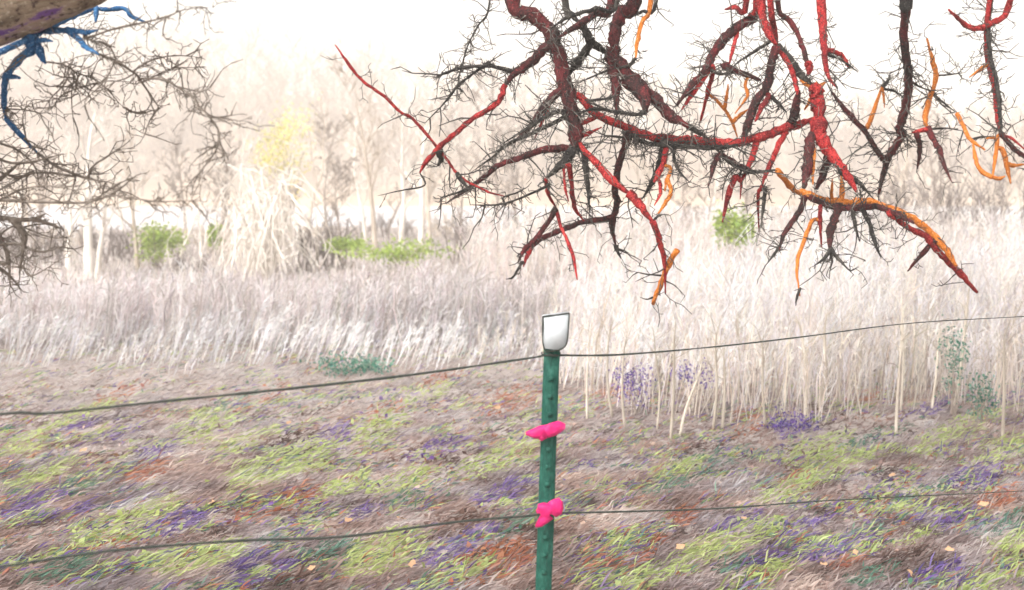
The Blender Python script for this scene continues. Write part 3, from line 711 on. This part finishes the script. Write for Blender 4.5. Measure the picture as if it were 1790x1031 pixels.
b_('K', 5, 5, [(1105,232),(1119,246),(1160,255),(1200,256),(1260,258),(1290,252)], tw=2)
b_('K', 4, 3, [(1000,200),(1040,190),(1075,195),(1110,200),(1130,197)], tw=1.4)
b_('R', 6, 4, [(1012,215),(1035,208),(1055,198)], tw=.3); b_('R', 6, 3, [(1010,240),(1030,232),(1052,222)], tw=.3)
b_('M', 7, 3, [(1003,258),(955,260),(912,275),(876,287),(840,314),(819,329),(780,355)], tw=.9)
b_('K', 2.5, 1.5, [(819,329),(795,338),(771,345)])
b_('K', 4.5, 2, [(985,205),(930,233),(888,251),(864,272),(831,296)], tw=1)
b_('K', 13, 3, [(1003,256),(991,278),(970,298),(949,316)], tw=1.6)
b_('K', 2.5, 1.6, [(955,325),(900,350),(864,358),(822,358)])
b_('K', 2.2, 1.2, [(880,345),(905,336),(925,325)]); b_('K', 2, 1, [(742,324),(700,333),(660,342)], tw=.3)
b_('R', 3.2, 3.2, [(766,259),(737,224),(717,204),(699,195),(673,169),(635,143),(609,111),(586,78)], tw=.25, label='thin red twig curving up to the left')
b_('R', 3.2, 2, [(766,259),(784,282),(798,302),(818,318),(834,326),(858,337),(888,344)], tw=.5)
b_('K', 9, 4, [(766,262),(771,276),(766,290)], tw=1); b_('K', 5, 4, [(798,302),(808,316),(819,329)], tw=1)
b_('R', 4, 4, [(955,316),(958,338),(973,365)], tw=.4)
b_('M', 5, 4, [(973,365),(955,392),(937,416),(918,434),(906,458)], tw=.5)
b_('R', 3.8, 3.2, [(973,368),(979,392),(991,419),(1003,453),(1009,489)], tw=0)
b_('R', 3, 3, [(985,294),(988,329),(994,352)], tw=.2); b_('R', 5, 4, [(995,290),(1000,335),(1006,365),(1021,386)], tw=.3)
b_('K', 7, 4, [(1020,262),(1024,290),(1028,330),(1030,362)], tw=2.2)
b_('R', 5, 9, [(1012,250),(1021,262),(1045,287),(1072,317),(1100,338)], tw=.6)
b_('R', 9, 8, [(1100,338),(1118,357),(1141,388)], tw=.4); b_('R', 7, 3.5, [(1141,386),(1153,422),(1162,459),(1163,513)], tw=.4)
b_('K', 3, 1.5, [(1141,386),(1150,378),(1162,374)])
b_('M', 7, 5, [(1094,240),(1093,254),(1081,290),(1075,329),(1078,356),(1070,392),(1076,428)], tw=1)
b_('M', 5, 5, [(1070,380),(1021,388),(979,403),(949,416),(928,434)], tw=.5); b_('R', 5, 3, [(928,434),(920,450),(915,466)], tw=.2)
b_('K', 3, 1.5, [(912,459),(897,484),(884,488)], tw=.3); b_('K', 4, 1.5, [(928,434),(914,440),(903,448)], tw=.3)
b_('K', 5, 2, [(1076,428),(1080,440),(1086,452)], tw=1)
b_('K', 9, 4, [(1162,250),(1155,285),(1140,318),(1124,346)], tw=1.6); b_('R', 6, 6, [(1164,254),(1162,278),(1150,308),(1143,318)], tw=.3)
b_('O', 4, 4, [(1172,294),(1166,315),(1162,334)], tw=0); b_('O', 4.5, 3.5, [(1166,312),(1173,335),(1162,356),(1150,374)], tw=0); b_('R', 4, 3, [(1153,317),(1154,338),(1144,359)], tw=.2)
b_('K', 4, 2, [(1180,245),(1178,275),(1188,300),(1205,318)], tw=1.4)
b_('O', 6.5, 5, [(1183,437),(1165,470),(1153,500),(1141,531)], tw=0, free=True, tip=.8, label='orange stick crossing the tip of a red branch'); b_('K', 2, 1, [(1141,520),(1130,523),(1118,519)], tw=.3)
b_('K', 2, 1.2, [(1162,482),(1130,479),(1105,474)], tw=.3)
b_('K', 3.2, 2.5, [(1111,101),(1104,111),(1092,116),(1060,124),(1012,144)], tw=.6); b_('K', 3, 2, [(1092,162),(1060,172),(1025,176)], tw=.6)
b_('K', 7, 3, [(1205,221),(1222,232),(1240,243)], tw=2)
# centre right
b_('K', 8, 8, [(1359,79),(1389,114),(1403,135),(1420,149)], tw=1); b_('R', 5.5, 5, [(1360,84),(1375,105),(1385,126),(1392,151),(1394,165)], tw=.2)
b_('M', 8, 7, [(1357,80),(1348,112),(1341,149),(1320,182),(1306,223),(1299,242)], tw=1.5)
b_('R', 6, 5, [(1343,168),(1330,190),(1320,212)], tw=.2); b_('R', 9, 6, [(1412,108),(1415,120),(1412,132)], tw=.4)
b_('R', 5.5, 5, [(1448,88),(1466,93),(1476,104),(1485,119)], tw=.3); b_('K', 4, 2, [(1450,96),(1468,103),(1500,126)], tw=1)
b_('R', 12, 17, [(1420,146),(1428,165),(1431,186),(1431,215)], tw=.8); b_('R', 17, 6, [(1431,210),(1434,235),(1444,256),(1464,283),(1483,309),(1498,336)], tw=.7, label='thickest red branch hanging down')
b_('O', 6.5, 4, [(1430,150),(1420,170),(1406,192)], tw=0); b_('O', 5, 3, [(1430,152),(1437,148),(1444,143)], tw=0); b_('O', 5, 3, [(1428,155),(1410,148),(1398,139)], tw=0); b_('O', 5, 4, [(1428,158),(1427,150),(1427,143)], tw=0)
b_('M', 8, 7, [(1397,158),(1392,180),(1387,205),(1380,222)], tw=1)
b_('R', 4.5, 4, [(1289,58),(1280,88),(1275,112)], tw=.3); b_('M', 6, 5, [(1266,116),(1296,128),(1331,140)], tw=1.4); b_('K', 3.5, 3, [(1343,74),(1317,91),(1285,112)], tw=1)
b_('R', 5, 4.5, [(1247,119),(1238,158),(1224,214)], tw=.4); b_('R', 5, 4.5, [(1236,128),(1208,168),(1192,191)], tw=.3)
b_('O', 3.5, 3, [(1245,168),(1268,193),(1280,214),(1289,240)], tw=.2); b_('O', 4, 3.5, [(1273,147),(1270,170),(1266,190)], tw=0); b_('O', 3.5, 3, [(1303,149),(1306,168),(1285,198)], tw=0); b_('O', 4.5, 3.5, [(1308,191),(1295,200),(1283,212)], tw=0)
b_('K', 5, 3, [(1343,165),(1358,178),(1375,196)], tw=2); b_('K', 4, 2, [(1236,119),(1262,130),(1285,120)], tw=2)
b_('R', 7, 6, [(1322,250),(1312,283),(1296,316)], tw=.6); b_('R', 7.5, 5, [(1286,310),(1273,342),(1263,388)], tw=.4); b_('R', 3, 2, [(1296,310),(1294,348)], tw=.1)
b_('M', 6, 5, [(1263,269),(1286,286),(1308,298)], tw=1.2); b_('K', 4, 4, [(1259,269),(1285,290),(1315,300),(1355,297)], tw=1.6)
b_('M', 5, 4, [(1258,270),(1249,286),(1238,325)], tw=1)
b_('R', 6, 5, [(1375,227),(1362,253),(1342,296),(1332,325)], tw=.4); b_('R', 4, 3, [(1332,325),(1325,345),(1327,405)], tw=.3); b_('K', 4.5, 2, [(1337,330),(1334,365),(1330,398)], tw=1.3)
b_('M', 9, 8, [(1418,240),(1413,270),(1410,300),(1405,328)], tw=1); b_('M', 8, 6, [(1448,262),(1445,285),(1437,309),(1427,330)], tw=.8)
b_('O', 4.5, 4, [(1423,262),(1421,290),(1421,322)], tw=0)
b_('O', 5.5, 6, [(1358,297),(1385,329),(1404,342)], tw=.1)
b_('O', 7, 7.5, [(1404,336),(1437,349),(1480,354),(1520,352),(1556,364),(1596,382),(1628,408),(1655,438),(1672,466)], tw=.2, label='long orange branch reaching down to the right')
b_('M', 5.5, 5.5, [(1408,340),(1447,359),(1483,364),(1530,361),(1562,372),(1598,390)], tw=.8)
b_('R', 6, 7, [(1556,374),(1589,398),(1619,413),(1632,431),(1658,457),(1681,480),(1708,511)], tw=.3, label='red tip of the long branch at right')
b_('M', 5, 3.5, [(1632,422),(1609,447),(1587,474)], tw=.5)
b_('M', 5.5, 4, [(1409,342),(1394,375),(1371,408),(1362,438)], tw=.9); b_('K', 4, 1.5, [(1364,430),(1352,446),(1342,460)], tw=.6)
b_('O', 5.5, 5, [(1470,352),(1472,330),(1470,306)], tw=0); b_('O', 3.5, 3, [(1454,352),(1454,332),(1455,312)], tw=0)
b_('M', 8, 6, [(1466,360),(1458,385),(1450,410),(1452,440)], tw=.7)
b_('K', 5, 1.5, [(1452,436),(1440,452),(1421,466)], tw=1); b_('K', 5, 1.5, [(1452,436),(1466,453),(1492,480)], tw=1); b_('K', 4, 2, [(1452,438),(1453,448),(1449,458)], tw=1)
b_('R', 4.5, 4, [(1434,362),(1434,390),(1436,432)], tw=.2)
b_('O', 4.5, 3.5, [(1420,386),(1404,424),(1393,464),(1398,517)], tw=.1); b_('K', 3, 2, [(1398,505),(1393,520),(1391,534)], tw=.2)
b_('K', 5, 3, [(1505,362),(1520,390),(1530,425),(1540,450)], tw=.8); b_('K', 5, 3, [(1490,365),(1495,395),(1503,422)], tw=1)
b_('K', 6, 3, [(1470,300),(1500,318),(1525,345)], tw=2.2)
# right
b_('M', 4.5, 5, [(1453,160),(1480,195),(1513,231),(1532,261),(1549,287)], tw=.9)
b_('K', 3, 2, [(1588,140),(1605,150),(1628,160)], tw=1)
b_('O', 5.5, 5.5, [(1628,160),(1618,205),(1621,226)], tw=.4); b_('O', 4.5, 5, [(1628,165),(1636,135),(1631,109),(1620,67)], tw=.7)
b_('K', 2.2, 1.5, [(1636,132),(1660,130),(1686,127)], tw=1); b_('K', 2.5, 1.5, [(1632,165),(1650,180),(1676,200)], tw=1)
b_('R', 5, 4, [(1625,226),(1608,228),(1594,232)], tw=.5); b_('M', 5, 3.5, [(1602,232),(1608,264),(1603,296)], tw=.6); b_('M', 6.5, 2, [(1621,224),(1641,261),(1651,290),(1664,319)], tw=.5)
b_('K', 2.2, 1.5, [(1626,226),(1655,224),(1684,229)], tw=1.2)
b_('O', 5, 4, [(1542,150),(1529,188),(1518,219)], tw=0); b_('O', 3, 2, [(1542,153),(1545,170),(1546,188)], tw=0); b_('K', 5, 2, [(1542,152),(1553,140),(1556,128)], tw=2); b_('K', 3, 2, [(1545,155),(1565,160),(1582,172)], tw=1.5)
b_('O', 4, 3, [(1726,112),(1710,124),(1694,135)], tw=0)
b_('M', 4.5, 4, [(1748,232),(1767,254),(1790,274),(1830,300)], tw=.5); b_('R', 3, 3, [(1748,234),(1770,243),(1795,265)], tw=.2)
b_('O', 4, 4, [(1744,241),(1740,275),(1735,310)], tw=0); b_('O', 4.5, 4.5, [(1735,310),(1714,297),(1705,275),(1701,252)], tw=0); b_('O', 4.5, 4, [(1722,262),(1697,244),(1685,222),(1673,198)], tw=0)
b_('O', 3.5, 3.5, [(1744,243),(1735,240),(1724,242)], tw=0); b_('O', 4, 4, [(1735,310),(1747,312),(1757,308)], tw=0); b_('O', 5, 4.5, [(1753,262),(1760,290),(1767,321)], tw=0); b_('O', 5, 4, [(1760,287),(1772,289),(1790,287)], tw=0)
b_('K', 3, 2, [(1697,244),(1712,240),(1735,238)], tw=1)

# ------------------------------------------------------------------ tree at the left edge: thick brown limb with blue underside twigs
root = empty('left_tree', (-2.6, 3.3, 0), 'tree at left edge with thick brown limb, blue branches and fine grey twigs', 'tree')
root.name = 'brown_limbed_tree'
LT = Tree(root, 23, .6)
d = 3.1
Ps, rs = smooth_path([(-2.6, 3.3, -.1), (-2.58, 3.3, .8), (-2.5, 3.25, 1.6), (-2.4, 3.2, 2.1)], [.23, .19, .17, .15], 5)
link('trunk', mesh(*tube(Ps, rs, 16, .03), smooth=True), M['limb'], root)
ax = [(-2.45, 3.22, 1.95), at(-300, 118, d), at(-130, 48, d), at(-29, 7, d), at(60, -29, d), at(141, -63, d), at(260, -120, d), at(420, -220, d + .1)]
Ps, rs = smooth_path(ax, [.15, .14, .128, .126, .126, .122, .10, .05], 6)
link('limb', mesh(*tube(Ps, rs, 20, .012), smooth=True), M['limb'], root)
c = LT.branch
c('B', 5, 4, [(-20,100),(0,90),(40,72),(80,51),(110,36),(140,24),(169,14)], depth=2.95, tw=.6, label='blue branch along the underside of the limb')
c('B', 4, 3, [(168,12),(168,25),(167,39)], tw=.2)
c('B', 11, 10, [(52,60),(54,74),(58,90)], tw=.5)
c('B', 6.5, 3.5, [(55,88),(35,101),(15,126),(8,150),(7,180),(10,210)], tw=.8); c('B', 4.5, 3.5, [(12,132),(24,134),(36,136)], tw=.2); c('B', 6, 4, [(66,80),(72,98),(80,111)], tw=.4); c('B', 4.5, 3, [(62,74),(76,70),(92,72)], tw=.4)
c('B', 5.5, 3.5, [(70,52),(100,52),(130,54),(150,57),(171,52)], tw=.6); c('B', 4, 4, [(118,54),(138,68),(150,82),(174,95)], tw=.6)
c('B', 4, 3.5, [(10,205),(35,235),(66,268)], tw=.8); c('B', 3, 3.5, [(169,14),(185,17),(215,14),(230,28),(254,38)], tw=.5)
for r0, r1, pts in [
    (3.2, 2, [(174,95),(201,106),(235,128),(248,144),(268,174),(278,188)]), (3, 1, [(242,138),(282,138),(309,151),(336,168),(352,191),(379,205),(450,215)]), (2.4, 1.2, [(235,123),(268,104),(309,97),(350,100)]),
    (3, 1.2, [(150,66),(201,50),(248,40),(289,30),(322,17),(372,13)]), (2.2, 1.6, [(80,108),(111,113),(134,127),(174,144),(215,187)]), (2.6, 2.2, [(215,187),(242,198),(275,191)]), (2.4, 1.6, [(362,198),(383,231),(376,265),(342,309),(312,342)]),
    (4, 3, [(66,268),(101,292),(154,312),(190,318)]), (3.5, 3, [(54,302),(91,302),(130,308)]), (3, 2.2, [(154,312),(161,292),(185,275),(211,258)]), (2.6, 2, [(181,337),(205,322),(235,309)]),
    (4.5, 2.4, [(-30,350),(0,349),(52,352),(147,354),(192,342),(230,346)]), (3, 2, [(192,342),(215,325),(237,307)]), (7, 4, [(-30,378),(0,380),(52,384),(80,373)]), (5, 3, [(60,384),(90,392),(112,402)]),
    (8, 6, [(20,382),(42,412),(35,468)]), (6, 4, [(-10,400),(12,440),(18,500)]), (2.4, 1.6, [(40,465),(56,482),(112,450)]), (5, 3, [(0,300),(30,310),(60,300)]), (6, 3, [(-20,330),(10,305),(40,280)]),
    (2, 1, [(110,150),(90,170),(70,200)]), (2, 1, [(140,130),(120,150),(60,150)]), (2.2, 1, [(174,144),(150,150),(110,165),(95,185)]), (2, 1, [(278,188),(262,210),(250,240)]), (2, 1, [(205,110),(190,80),(160,70)]), (2, 1, [(248,144),(300,120),(340,118)]),
    (1.8, 1, [(290,30),(285,60),(300,75)]), (2, 1, [(309,151),(350,160),(370,152)]), (1.8, 1, [(130,127),(125,170),(130,230)]), (1.6, 1, [(66,268),(90,250),(110,235)]), (1.8, 1, [(201,106),(190,130),(175,160),(140,190)]),
    (4, 2, [(-20,270),(20,285),(70,280),(110,268)]), (4, 2, [(-20,430),(25,425),(70,440),(110,430)]), (5, 2.5, [(-15,460),(15,480),(40,510)]), (3, 1.5, [(-10,250),(30,262),(60,290),(70,330)]),
    (3, 1.6, [(0,349),(40,330),(90,325),(140,335)]), (2.4, 1.2, [(230,346),(280,352),(350,350)]), (2.4, 1.2, [(0,410),(30,395),(90,415),(130,412)]), (2, 1, [(60,170),(40,200),(45,240)]), (2, 1, [(12,190),(60,195),(90,215)])]:
    c('G', r0, r1, pts, tw=1.9)

# ------------------------------------------------------------------ fence: post, cap, wires, tape
PD = 3.4
def post(px_top, px_bot, y_top, d, label):
    tx, _, tz = at(px_top, y_top, d); bx = (px_bot - CX) / F * d
    o = empty('fence_post', (bx, d, 0), label, 'post', 'steel fence posts')
    zz = np.linspace(-.25, tz, 15); V, Q = [], []
    prof = [(-.0245, 0), (.0245, 0), (.0255, .005), (.004, .007), (.0035, .034), (-.0035, .034), (-.004, .007), (-.0255, .005)]
    for z in zz:
        k = (z - (EYE - (1031 - HY) / F * d)) / (tz - (EYE - (1031 - HY) / F * d)); x = bx + (tx - bx) * k
        V += [(x + a + rng.normal() * .0006, d + b__ + rng.normal() * .0005, z) for a, b__ in prof]
    n_ = len(prof); T = []
    for i in range(len(zz) - 1):
        for j in range(n_):
            a0, a1 = i * n_ + j, i * n_ + (j + 1) % n_; T += [(a0, a1, a1 + n_), (a0, a1 + n_, a0 + n_)]
    e = (len(zz) - 1) * n_
    for j in range(1, n_ - 1): T.append((e, e + j, e + j + 1))
    link('post_body', mesh(V, T), M['green_post'], o)
    # studs down the front face
    for i in range(20):
        z = tz - .10 - i * .055
        k = (z - (EYE - (1031 - HY) / F * d)) / (tz - (EYE - (1031 - HY) / F * d)); x = bx + (tx - bx) * k
        Vb = [(x + a, d - q, z + b__) for q in (-.001, .006) for a, b__ in ((-.008, -.007), (.008, -.007), (.006, .006), (-.006, .006))]
        Tb = [(4, 5, 6), (4, 6, 7), (0, 1, 5), (0, 5, 4), (1, 2, 6), (1, 6, 5), (2, 3, 7), (2, 7, 6), (3, 0, 4), (3, 4, 7)]
        link('stud', mesh(Vb, Tb), M['green_post'], o)
    return o
p0 = post(965, 950, 606, PD, 'dark green steel post with white cap standing in front of the slope')
# cap: a slightly skewed white sleeve with dark edges
cq = [(949, 553), (995, 547), (992, 592), (987, 606), (976, 612), (951, 609)]
f_ = [at(x, y, PD - .022) for x, y in cq]; k_ = [(x, y + .062, z - .002) for x, y, z in f_]
n_ = len(cq); T = []
for j in range(1, n_ - 1): T += [(0, j + 1, j), (n_, n_ + j, n_ + j + 1)]
for j in range(n_): a, b2 = j, (j + 1) % n_; T += [(a, b2, b2 + n_), (a, b2 + n_, a + n_)]
cap = link('cap', mesh(f_ + k_, T), M['white'], p0); cap['label'] = 'white plastic cap with thin dark edges'
for seq in ([0, 1], [1, 2, 3, 4], [4, 5, 0]):
    pts = [(f_[i][0], f_[i][1] - .0012, f_[i][2]) for i in seq]
    Ps, rs = smooth_path(pts, np.full(len(pts), .0024), 4)
    link('edge_trim', mesh(*tube(Ps, rs * (1 + .12 * rng.normal(size=len(rs))), 6), smooth=True), M['outline'], cap)

# fence line in plan: 1/depth is linear across the picture
def fd(px): return 1 / (1 / (PD - .015) - (px - 960) * 1.13e-4)
def wire(pts, label, r=.0034):
    W = [at(x, y, fd(x)) for x, y in pts]
    Ps, rs = smooth_path(W, np.array([r * (1 if x < 1000 else max(.55, 1 - (x - 1000) / 1700)) for x, y in pts]), 6)
    tag(link('fence_wire', mesh(*tube(Ps, rs * (1 + .1 * rng.normal(size=len(rs))), 7), smooth=True), M['wire']), label, 'wire', 'fence wires')
wire([(-900, 812), (-500, 772), (-200, 744), (20, 722), (90, 722), (300, 700), (500, 680), (720, 655), (925, 626), (960, 621), (1080, 620), (1250, 606), (1400, 589), (1590, 565), (1790, 553), (2100, 535), (2500, 515)],
     'upper grey fence wire passing just under the white cap')
wire([(-900, 1105), (-500, 1050), (-200, 1018), (20, 988), (200, 962), (420, 945), (600, 938), (800, 912), (920, 902), (965, 897), (1060, 895), (1250, 889), (1430, 876), (1600, 867), (1790, 858), (2100, 842), (2500, 822)],
     'lower grey fence wire crossing the post at the lower pink tape')
for y in (618, 897):       # clips that hold the wires
    x0 = 963 if y < 700 else 957; cz = at(x0, y, PD)
    th = np.linspace(0, 2 * math.pi, 17)
    P_ = [(cz[0] + .030 * math.cos(a), PD + .012 + .026 * math.sin(a), cz[2] + .006 * math.sin(a * 2)) for a in th]
    link('wire_clip', mesh(*tube(P_, np.full(17, .0018), 5), smooth=True), M['wire'], p0)

# pink flagging tape
def ribbon(pts, widths, d, thick=.0025, bulge=.006):
    """crumpled flat strip through photo points with real thickness"""
    n = len(pts); V = []
    P_ = np.array([at(x, y, d + dz) for x, y, dz in pts]); tg = norm(np.gradient(P_, axis=0))
    up = norm(np.cross(tg, np.tile([0, 1., 0], (n, 1))))
    for i in range(n):
        w_ = widths[i] / F * d / 2
        for s_ in (-1, -.35, .35, 1):
            q = P_[i] + up[i] * w_ * s_; bz = bulge * (1 - s_ * s_) + rng.normal() * .0026
            V.append((q[0], q[1] - bz - thick, q[2])); V.append((q[0], q[1] - bz + thick, q[2]))
    T = []
    def quad(a, b_, c_, d_): T.extend([(a, b_, c_), (a, c_, d_)])
    for i in range(n - 1):
        o0, o1 = i * 8, i * 8 + 8
        for s_ in range(3):
            quad(o0 + s_ * 2, o1 + s_ * 2, o1 + s_ * 2 + 2, o0 + s_ * 2 + 2); quad(o0 + s_ * 2 + 1, o0 + s_ * 2 + 3, o1 + s_ * 2 + 3, o1 + s_ * 2 + 1)
        quad(o0, o0 + 1, o1 + 1, o1); quad(o0 + 6, o1 + 6, o1 + 7, o0 + 7)
    return mesh(V, T)
def tape(px, py, label, strips, wrap):
    X, Y, Z = at(px, py, PD); o = empty('flagging_tape', (X, Y, Z), label, 'tape', 'pink flagging tapes on the post')
    th = np.linspace(0, 2 * math.pi, 21)
    Pw = [(X + .034 * math.cos(a), PD + .014 + .030 * math.sin(a), Z + wrap * math.cos(a)) for a in th]
    link('wrap', mesh(*tube(Pw, np.full(21, .008), 8, .16), smooth=False), M['pink'], o)
    for nm, pts, wd in strips: link(nm, ribbon(pts, wd, PD - .03), M['pink'], o)
tape(956, 754, 'upper pink tape tied across the post like a flattened bow',
     [('loop', [(956, 754, 0), (945, 756, -.008), (933, 758, -.004), (919, 757, .005)], [24, 24, 17, 6]), ('loop', [(954, 755, -.004), (966, 750, -.010), (978, 746, -.004), (988, 745, .005)], [22, 24, 21, 9]), ('tail', [(950, 758, 0), (948, 764, -.004), (944, 769, .002)], [16, 14, 6])], .012)
tape(960, 892, 'lower pink tape tied round the post with a heart shaped knot',
     [('loop', [(962, 895, 0), (970, 888, -.008), (976, 880, -.006), (981, 874, 0)], [26, 30, 24, 10]), ('loop', [(962, 897, -.004), (953, 893, -.010), (947, 887, -.006), (940, 885, .002)], [28, 28, 18, 8]), ('tail', [(958, 898, 0), (950, 908, -.006), (943, 916, -.002), (937, 920, .004)], [24, 18, 12, 5])], .006)

# ------------------------------------------------------------------ the hazy air
hm = bpy.data.materials.new('haze'); hm.use_nodes = True; t = hm.node_tree; t.nodes.clear()
ho = t.nodes.new('ShaderNodeOutputMaterial'); pv = t.nodes.new('ShaderNodeVolumePrincipled')
pv.inputs['Color'].default_value = (1, .965, .91, 1); pv.inputs['Density'].default_value = .0044; pv.inputs['Anisotropy'].default_value = 0.0
t.links.new(pv.outputs[0], ho.inputs['Volume'])
x0, x1, y0, y1, z0, z1 = -430, 430, -65, 905, -3.2, 52
V = [(x, y, z) for z in (z0, z1) for x, y in ((x0, y0), (x1, y0), (x1, y1), (x0, y1))]
T = [(0, 2, 1), (0, 3, 2), (4, 5, 6), (4, 6, 7), (0, 1, 5), (0, 5, 4), (1, 2, 6), (1, 6, 5), (2, 3, 7), (2, 7, 6), (3, 0, 4), (3, 4, 7)]
tag(link('haze', mesh(V, T), hm), 'bright pale haze filling the air', 'haze', kind='stuff')
